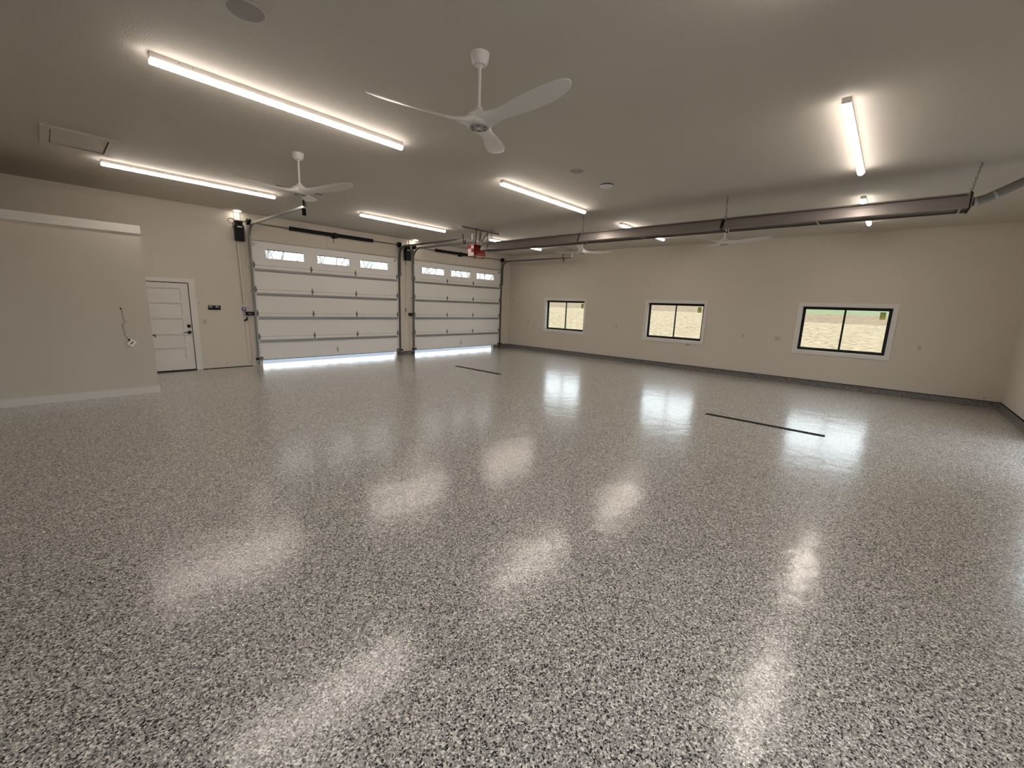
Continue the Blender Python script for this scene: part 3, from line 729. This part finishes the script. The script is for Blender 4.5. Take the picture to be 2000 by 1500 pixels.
# ------------------------------------------------------------------ strip lights
def proto_light():
    root = empty('strip_light', (0, 0, 0), 'x', 'strip light', 'long white strip lights on the ceiling')
    L = 2.50
    MB().box(-L/2, L/2, -0.036, 0.036, -0.050, 0.0, 0.002).build('housing', LAMPH, root)
    prof = [(0.040*math.cos(a), -0.054-0.038*math.sin(a)) for a in [-0.06+i/9*(PI+0.12) for i in range(0, 10)]]
    df = MB().prism(prof, -L/2+0.008, L/2-0.008, 'x').build('diffuser', LED, root, True)
    df.data.materials.append(LEDS)
    for p in df.data.polygons:
        if p.normal.z > -0.75: p.material_index = 1
    for s_ in (-1, 1):
        a, b = (L/2-0.008, L/2) if s_ > 0 else (-L/2, -L/2+0.008)
        MB().prism(prof, a, b, 'x').build('end_cap', LEDS, root)
    for xx in (-1.05, -0.95, 1.12):
        MB().lathe([(0.006, -0.036), (0.005, -0.034)], xx, -0.02, 8, 'y').build('screw', DSTEEL, root)
    return root
LIGHTS = [(2.09, 5.06, 'longest-looking strip light, left of the big white fan'), (2.09, 9.56, 'strip light at the left under the attic hatch'),
          (6.52, 5.10, 'strip light above the dark heater, right of the big fan'), (6.46, 9.62, 'strip light above the wide garage door'),
          (6.51, 0.63, 'strip light alone at the upper right of the ceiling'), (10.72, 0.68, 'strip light crossing behind the right end of the heater'),
          (10.64, 5.12, 'strip light behind the middle of the heater'), (10.68, 9.55, 'strip light behind the far end of the heater, near the red box'),
          (2.09, 0.62, 'strip light almost overhead, just out of the picture')]
lp = proto_light()
for i, (x, y, lab) in enumerate(LIGHTS):
    o = lp if i == 0 else copy_tree(lp)
    o.location = (x, y, H); o['label'] = lab

def can(x, y, label):
    root = empty('recessed_light', (x, y, H), label, 'ceiling light')
    MB().lathe([(0.095, H), (0.092, H-0.006), (0.075, H-0.009)], x, y, 28).build('trim_ring', TRIM, root, True)
    MB().lathe([(0.078, H-0.008), (0.070, H-0.016)], x, y, 28).build('lens', CANL, root, True)
can(3.385, 12.17, 'small round lit ceiling lamp above the left black opener')
can(8.52, 12.16, 'small round lit ceiling lamp above the pillar between the garage doors')

# ------------------------------------------------------------------ ceiling fittings
def speaker(x, y, r, label):
    root = empty('ceiling_speaker', (x, y, H), label, 'ceiling speaker')
    MB().lathe([(r, H), (r, H-0.004), (r-0.006, H-0.006)], x, y, 40).build('rim', CEIL, root, True)
    MB().lathe([(r-0.006, H-0.005), (r-0.012, H-0.007)], x, y, 40).build('grille', GRILLE, root)
speaker(1.215, 3.79, 0.130, 'round dark ceiling speaker at the top left, cut by the picture edge')
speaker(5.597, 3.855, 0.112, 'small round ceiling speaker between the big fan and the round detector')
dt = empty('ceiling_detector', (6.49, 3.857, H), 'round white detector with a dark rim on the ceiling above the heater', 'detector')
MB().lathe([(0.105, H), (0.105, H-0.014)], 6.49, 3.857, 32).build('mount_ring', BLACK, dt, True)
MB().lathe([(0.102, H-0.014), (0.100, H-0.028), (0.085, H-0.040), (0.04, H-0.043)], 6.49, 3.857, 32).build('cover', WHITEP, dt, True)
ah = empty('attic_hatch', (0.57, 8.73, H), 'flat square attic hatch with a plain frame in the ceiling at the left', 'hatch')
hx0, hx1, hy0, hy1 = 0.205, 0.938, 8.21, 9.25
for a, b, c, d in ((hx0, hx1, hy0, 8.32), (hx0, hx1, 9.125, hy1), (hx0, 0.293, 8.32, 9.125), (0.846, hx1, 8.32, 9.125)):
    MB().box(a, b, c, d, H-0.022, H, 0.0015).build('frame_board', CEIL, ah)
MB().box(0.303, 0.836, 8.33, 9.112, H-0.006, H-0.001).build('hatch_panel', CEIL, ah)
MB().box(0.293, 0.303, 8.32, 9.125, H-0.0035, H).box(0.836, 0.846, 8.32, 9.125, H-0.0035, H).box(0.303, 0.836, 8.32, 8.33, H-0.0035, H).box(0.303, 0.836, 9.112, 9.125, H-0.0035, H).build('hatch_gap', GAP, ah)

# ------------------------------------------------------------------ fans
def blade_mesh():
    """blade along +x; clockwise side (-y) is pitched up"""
    secs = [  # s, chord lo(-y), chord hi(+y), thickness, pitch deg, rise
        (0.020, 0.100, 0.100, 0.088, 0, 0.010), (0.075, 0.102, 0.096, 0.078, 6, 0.006), (0.125, 0.088, 0.074, 0.058, 15, 0.002),
        (0.185, 0.068, 0.050, 0.036, 25, -0.001), (0.260, 0.062, 0.040, 0.020, 28, 0.000), (0.360, 0.072, 0.052, 0.015, 25, 0.006),
        (0.480, 0.080, 0.070, 0.012, 22, 0.016), (0.600, 0.082, 0.084, 0.011, 19, 0.028), (0.700, 0.078, 0.090, 0.010, 17, 0.040),
        (0.790, 0.068, 0.086, 0.009, 15, 0.052), (0.850, 0.052, 0.070, 0.008, 14, 0.060), (0.885, 0.034, 0.048, 0.007, 14, 0.065),
        (0.902, 0.012, 0.020, 0.005, 14, 0.068)]
    m = MB(); rings = []; n = 14
    for s_, lo, hi, th, pit, rise in secs:
        ring = []; c = (hi-lo)/2; hw = (hi+lo)/2; p = math.radians(pit)
        for k in range(n):
            a = 2*PI*k/n
            cy = c+hw*math.cos(a); cz = th/2*math.sin(a)*(1 if abs(math.cos(a)) < 0.99 else 0.4)
            ring.append(m.bm.verts.new((s_, cy*math.cos(p)+cz*math.sin(p), rise-cy*math.sin(p)+cz*math.cos(p))))
        rings.append(ring)
    for A, B in zip(rings, rings[1:]):
        for k in range(n): m.bm.faces.new((A[k], A[(k+1) % n], B[(k+1) % n], B[k]))
    m.bm.faces.new(rings[0][::-1]); m.bm.faces.new(rings[-1])
    return m
def proto_fan():
    root = empty('ceiling_fan', (0, 0, 0), 'x', 'ceiling fan', 'white three-blade ceiling fans')
    MB().lathe([(0.078, 0.0), (0.077, -0.014), (0.071, -0.046), (0.060, -0.074), (0.050, -0.086), (0.034, -0.088)], 0, 0, 32).build('canopy', FANW, root, True)
    MB().lathe([(0.030, -0.080), (0.029, -0.090), (0.022, -0.097), (0.014, -0.100)], 0, 0, 24).build('canopy_ring', FANW, root, True)
    MB().tube([(0, 0, -0.08), (0, 0, -0.42)], 0.0125, 14).build('downrod', FANW, root, True)
    MB().lathe([(0.016, -0.395), (0.030, -0.405), (0.036, -0.425), (0.060, -0.440), (0.098, -0.462), (0.118, -0.495), (0.116, -0.525), (0.098, -0.545), (0.075, -0.552)], 0, 0, 36).build('motor_housing', FANW, root, True)
    mp_ = MB().lathe([(0.080, -0.548), (0.079, -0.558), (0.030, -0.560)], 0, 0, 32).build('bottom_plate', FANG, root, True)
    for k in range(6):
        a = k*PI/3+0.2
        MB().lathe([(0.006, -0.557), (0.005, -0.564)], 0.060*math.cos(a), 0.060*math.sin(a), 8).build('screw', BLACK, mp_)
    MB().lathe([(0.022, -0.559), (0.020, -0.563)], 0, 0, 16).build('plug', WHITEP, mp_)
    MB().box(-0.001, 0.001, -0.005, 0.005, -0.56, -0.56+0.001).bm.free()
    bm_ = blade_mesh().build('blade', FANW, root, True, 60)
    for k in range(3):
        b = bm_ if k == 0 else bm_.copy()
        if k: COL.objects.link(b); b.parent = root
        b.location = (0, 0, -0.515); b.rotation_euler = (0, 0, k*2*PI/3)
    return root
FANS = [(2.635, 2.84, 32, 'large white three-blade ceiling fan nearest the camera, at the top centre'),
        (2.665, 6.64, 55, 'white ceiling fan left of centre, over the left garage door track'),
        (10.10, 6.62, 87, 'white ceiling fan hanging behind the far half of the heater'),
        (10.10, 2.98, 36, 'white ceiling fan behind the near half of the heater, close to the window wall')]
fp = proto_fan()
for i, (x, y, th, lab) in enumerate(FANS):
    o = fp if i == 0 else copy_tree(fp)
    o.location = (x, y, H); o.rotation_euler = (0, 0, math.radians(th)); o['label'] = lab

# ------------------------------------------------------------------ radiant tube heater
HXc, HB, HT = 8.305, 3.25, 3.452
ht = empty('tube_heater', (HXc, 4.05, HB), 'long brownish radiant tube heater hung on chains below the ceiling', 'heater')
def refl(y0, y1):
    o_ = [(-0.150, HB+0.004), (-0.188, HB), (-0.192, HB+0.012), (-0.150, HB+0.120), (-0.112, HT), (0.112, HT), (0.150, HB+0.120), (0.192, HB+0.012), (0.188, HB), (0.150, HB+0.004)]
    i_ = [(0.150, HB+0.008), (0.184, HB+0.006), (0.186, HB+0.014), (0.145, HB+0.118), (0.108, HT-0.006), (-0.108, HT-0.006), (-0.145, HB+0.118), (-0.186, HB+0.014), (-0.184, HB+0.006), (-0.150, HB+0.008)]
    m = MB(); poly = [(HXc+a, b) for a, b in o_]; ins = [(HXc+a, b) for a, b in i_][::-1]
    n = len(poly)
    V = {(k, s_, t): m.bm.verts.new((p[0], y, p[1])) for t, y in ((0, y0), (1, y1)) for s_, L_ in ((0, poly), (1, ins)) for k, p in enumerate(L_)}
    for k in range(n-1):
        m.bm.faces.new((V[k, 0, 0], V[k+1, 0, 0], V[k+1, 0, 1], V[k, 0, 1]))
        m.bm.faces.new((V[k, 1, 0], V[k, 1, 1], V[k+1, 1, 1], V[k+1, 1, 0]))
        for t in (0, 1): m.bm.faces.new((V[k, 0, t], V[k, 1, t], V[k+1, 1, t], V[k+1, 0, t]))
    for k in (0, n-1): m.bm.faces.new((V[k, 0, 0], V[k, 0, 1], V[k, 1, 1], V[k, 1, 0]))
    return m
HY0, HY1 = -0.53, 8.60
for a, b in ((HY0, 2.44), (2.50, 5.44), (5.48, HY1)):
    refl(a, b).build('reflector', HEAT, ht)
MB().tube([(HXc, HY0-0.02, HB+0.10), (HXc, HY1+0.1, HB+0.10)], 0.05, 16).build('heat_tube', HEATD, ht, True)
MB().box(HXc-0.14, HXc+0.14, HY0+0.06, HY1, HB+0.172, HB+0.180).build('inner_shield', HEATD, ht)
for yy in (HY0+0.10, 1.10, 2.47, 4.00, 5.46, 7.0, 8.4):
    MB().box(HXc-0.186, HXc+0.186, yy-0.012, yy+0.012, HB-0.006, HB-0.002).box(HXc-0.006, HXc+0.006, yy-0.01, yy+0.01, HB-0.004, HB+0.05).build('cross_clip', STEEL, ht)
ep = [(HXc-0.186, HB+0.004), (HXc-0.146, HB+0.118), (HXc-0.108, HT-0.006), (HXc+0.108, HT-0.006), (HXc+0.146, HB+0.118), (HXc+0.186, HB+0.004)]
for a in (HY0+0.004, HY1-0.01):
    MB().prism(ep, a, a+0.006, 'y').build('end_panel', HEATD, ht)
for yy in (HY0+0.02, 2.47, 5.46, 8.35):
    st = MB()
    for k in (-1, 1):
        st.ribbon([(HXc+k*0.195, yy, HB-0.002), (HXc+k*0.156, yy, HB+0.120), (HXc+k*0.118, yy, HT+0.004)], 0.014, 0.004, (k, 0, 0.3))
        st.ribbon([(HXc+k*0.118, yy, HT+0.004), (HXc+k*0.01, yy, HT+0.035)], 0.014, 0.004)
    st.box(HXc-0.195, HXc+0.195, yy-0.007, yy+0.007, HB-0.010, HB-0.006)
    st.build('hanger_strap', RUBBER, ht)
def chain(p0, p1, parent, link=0.042, rad=0.0034):
    p0 = Vector(p0); p1 = Vector(p1); d = (p1-p0); n = max(2, int(d.length/(link*0.78))); t = d.normalized()
    a0 = Vector((1, 0, 0)); a1 = t.cross(a0).normalized()
    m = MB()
    for k in range(n):
        c = p0+d*((k+0.5)/n); sd = a0 if k % 2 else a1; pts = []
        for q in range(9):
            g = 2*PI*q/8
            pts.append(c+t*(math.cos(g)*link*0.5)+sd*(math.sin(g)*link*0.28))
        m.tube(pts, rad, 5, False)
    return m.build('chain', DSTEEL, parent)
for yy, y2 in ((-0.55, HY0+0.02), (2.49, 2.47), (5.48, 5.46), (8.38, 8.35)):
    chain((HXc+0.02, yy, H-0.02), (HXc, y2, HT+0.04), ht)
    MB().lathe([(0.016, H), (0.012, H-0.006)], HXc+0.02, yy, 10).tube([(HXc+0.02, yy, H), (HXc+0.02, yy, H-0.03)], 0.004, 6).build('ceiling_hook', DSTEEL, ht)
# red burner box at the far end
bx0, bx1, by0, by1, bz0, bz1 = 8.055, 8.50, 8.79, 9.04, 3.105, 3.42
bb = MB().box(bx0, bx1, by0, by1, bz0, bz1, 0.004).build('burner_box', RED, ht)
tag(bb, 'red burner box with white squares at the far end of the heater')
dk = MB()
for a, b, c, d in ((by0+0.0, by1-0.03, bz0+0.01, bz0+0.10), (by0+0.10, by1-0.01, bz0+0.10, bz0+0.20), (by0+0.004, by0+0.11, bz1-0.115, bz1-0.03)):
    dk.box(bx0-0.002, bx0, a, b, c, d)
dk.box(bx0+0.004, bx1-0.004, by0-0.002, by0, bz0+0.002, bz0+0.018)
dk.build('white_decal', DECAL, bb)
MB().box(bx0+0.14, bx0+0.36, by0-0.002, by0, bz0+0.035, bz0+0.085).build('orange_label', mat('faded_orange_label', (0.42, 0.09, 0.05), 0.5, vary=0.05), bb)
MB().tube([(HXc, HY1+0.02, HB+0.10), (HXc, by0, HB+0.10)], 0.055, 16).build('burner_tube', HEATD, ht, True)
MB().tube([(8.12, 8.76, H), (8.06, 8.75, 3.02)], 0.011, 8).build('gas_pipe', BLACK, ht, True)
MB().tube([(8.36, 8.90, H), (8.36, 8.90, bz1)], 0.006, 6).build('power_cable', BLACK, ht, True)
# flue pipe at the near end
fl = empty('flue_pipe', (HXc, -1.0, 3.35), 'silver flue pipe rising from the near end of the heater at the right edge', 'pipe')
FD = Vector((0, -0.37, 0.20)).normalized()
pA = Vector((HXc, HY0-0.015, 3.352)); pB = Vector((HXc, -0.66, 3.385))
tEnd = (H-pB.z)/FD.z
MB().tube([pA, pA.lerp(pB, 0.6), pB, pB+FD*0.10, pB+FD*(tEnd-0.02)], 0.052, 20).build('pipe', PIPE, fl, True)
MB().tube([pB+FD*0.06, pB+FD*0.085], 0.058, 20).build('clamp', STEEL, fl, True)
MB().tube([pA+Vector((0, -0.01, 0)), pA+Vector((0, -0.035, 0.006))], 0.058, 20).build('clamp', STEEL, fl, True)

# ------------------------------------------------------------------ floor drains
def drain(x0, x1, y0, y1, label):
    root = empty('floor_drain', ((x0+x1)/2, (y0+y1)/2, 0), label, 'floor drain', 'two narrow black trench drains in the floor')
    MB().box(x0+0.008, x1-0.008, y0+0.008, y1-0.008, 0.0004, 0.0012).build('trench', GAP, root)
    MB().holed(x0, x1, y0, y1, [(x0+0.012, x1-0.012, y0+0.02, y1-0.02)], 0.0, 0.004, 'z').build('frame', RUBBER, root)
    bars = MB(); n = int((y1-y0-0.04)/0.033)
    for k in range(n):
        yy = y0+0.02+(y1-y0-0.04)*(k+0.5)/n
        bars.box(x0+0.010, x1-0.010, yy-0.007, yy+0.007, 0.0005, 0.0045)
    bars.box((x0+x1)/2-0.004, (x0+x1)/2+0.004, y0+0.015, y1-0.015, 0.0005, 0.0045)
    tag(bars.build('grate', GRATE, root), kind='stuff')
drain(7.775, 7.895, 0.505, 2.255, 'long black slotted drain in the floor in front of the rightmost window')
drain(7.835, 7.965, 7.48, 9.30, 'black slotted drain in the floor in front of the garage doors')
tag(MB().lathe([(0.018, 0.0), (0.012, 0.008)], 8.72, 8.30, 8).build('floor_scrap', WHITEP), 'tiny white scrap on the floor beside the far drain', 'scrap')

# ------------------------------------------------------------------ outside
def terr_z(x, y):
    if x < WX+0.1: return -0.05
    return -0.35+0.06*(x-13.5) if x < 85 else -0.35+0.06*71.5+0.01*(x-85)
tm = MB(); xs = [-80, -30, -5, 13.0, 13.62] + [14+i*2.5 for i in range(29)] + [100, 130, 170]; ys = [-90+i*10 for i in range(26)]
gv = [[tm.bm.verts.new((x, y, terr_z(x, y)-(0.30 if (x < 13.6 and y < 12.5) else 0.0)+(0.05*math.sin(x*0.7+y*0.3) if x > 20 else 0))) for y in ys] for x in xs]
for i in range(len(xs)-1):
    for j in range(len(ys)-1):
        tm.bm.faces.new((gv[i][j], gv[i+1][j], gv[i+1][j+1], gv[i][j+1]))
to = tm.build('ground_outside', TERR, None, True, 80)
# keep texture space in world metres
off = Vector(to.location)
for v in to.data.vertices: v.co += off
to.location = (0, 0, 0)
tag(to, 'pale straw-covered slope rising outside the windows, brown soil and green grass above', 'ground', kind='structure')
tag(MB().box(-4, 13.6, WY+T, 27, -0.16, -0.02).build('driveway', CONC), 'pale concrete apron seen through the gap under the garage doors', 'driveway', kind='structure')

def make_tree(seed, height, label):
    rnd = random.Random(seed); m = MB()
    def grow(p, d, L_, r, depth):
        steps = 3; pts = [p]; rs = [r]
        for k in range(steps):
            d = (d+Vector((rnd.uniform(-1, 1), rnd.uniform(-1, 1), rnd.uniform(-0.5, 0.9)))*0.16).normalized()
            p = p+d*L_/steps; pts.append(p); rs.append(r*(1-0.35*(k+1)/steps))
        m.tube(pts, rs, 5 if depth < 2 else 3, False)
        if depth >= 4: return
        for _ in range((5, 4, 4, 3)[depth]):
            ax = Vector((rnd.uniform(-1, 1), rnd.uniform(-1, 1), rnd.uniform(0.0, 0.9))).normalized()
            nd = (d*0.75+ax*0.85).normalized()
            q = pts[rnd.choice((1, 2, 3))] if depth else pts[rnd.choice((2, 3))]
            grow(q, nd, L_*rnd.uniform(0.52, 0.75), rs[-1]*0.62, depth+1)
    grow(Vector((0, 0, 0)), Vector((0, 0, 1)), height*0.42, 0.13, 0)
    o = m.build('bare_tree', BARK)
    off = Vector(o.location)
    for v in o.data.vertices: v.co += off
    o.location = (0, 0, 0)
    return tag(o, label, 'tree', 'bare trees seen through the garage door windows')
LABT = 'pale leafless tree outside, seen through the small windows of the garage doors'
protos = [make_tree(s_, h_, LABT) for s_, h_ in ((3, 9.5), (11, 10.5), (23, 9.0))]
spots = []
rr = random.Random(4)
for k in range(20):
    ratio = 0.28+0.78*k/19+rr.uniform(-0.01, 0.01); y = rr.uniform(30, 40)
    spots.append((ratio*y, y))
for i, (x, y) in enumerate(spots):
    o = protos[i] if i < 3 else protos[i % 3].copy()
    if i >= 3: COL.objects.link(o)
    o.location = (x, y, terr_z(x, y)-0.1); o.rotation_euler = (0, 0, rr.uniform(0, 6.28)); s_ = rr.uniform(0.9, 1.15); o.scale = (s_, s_, s_)
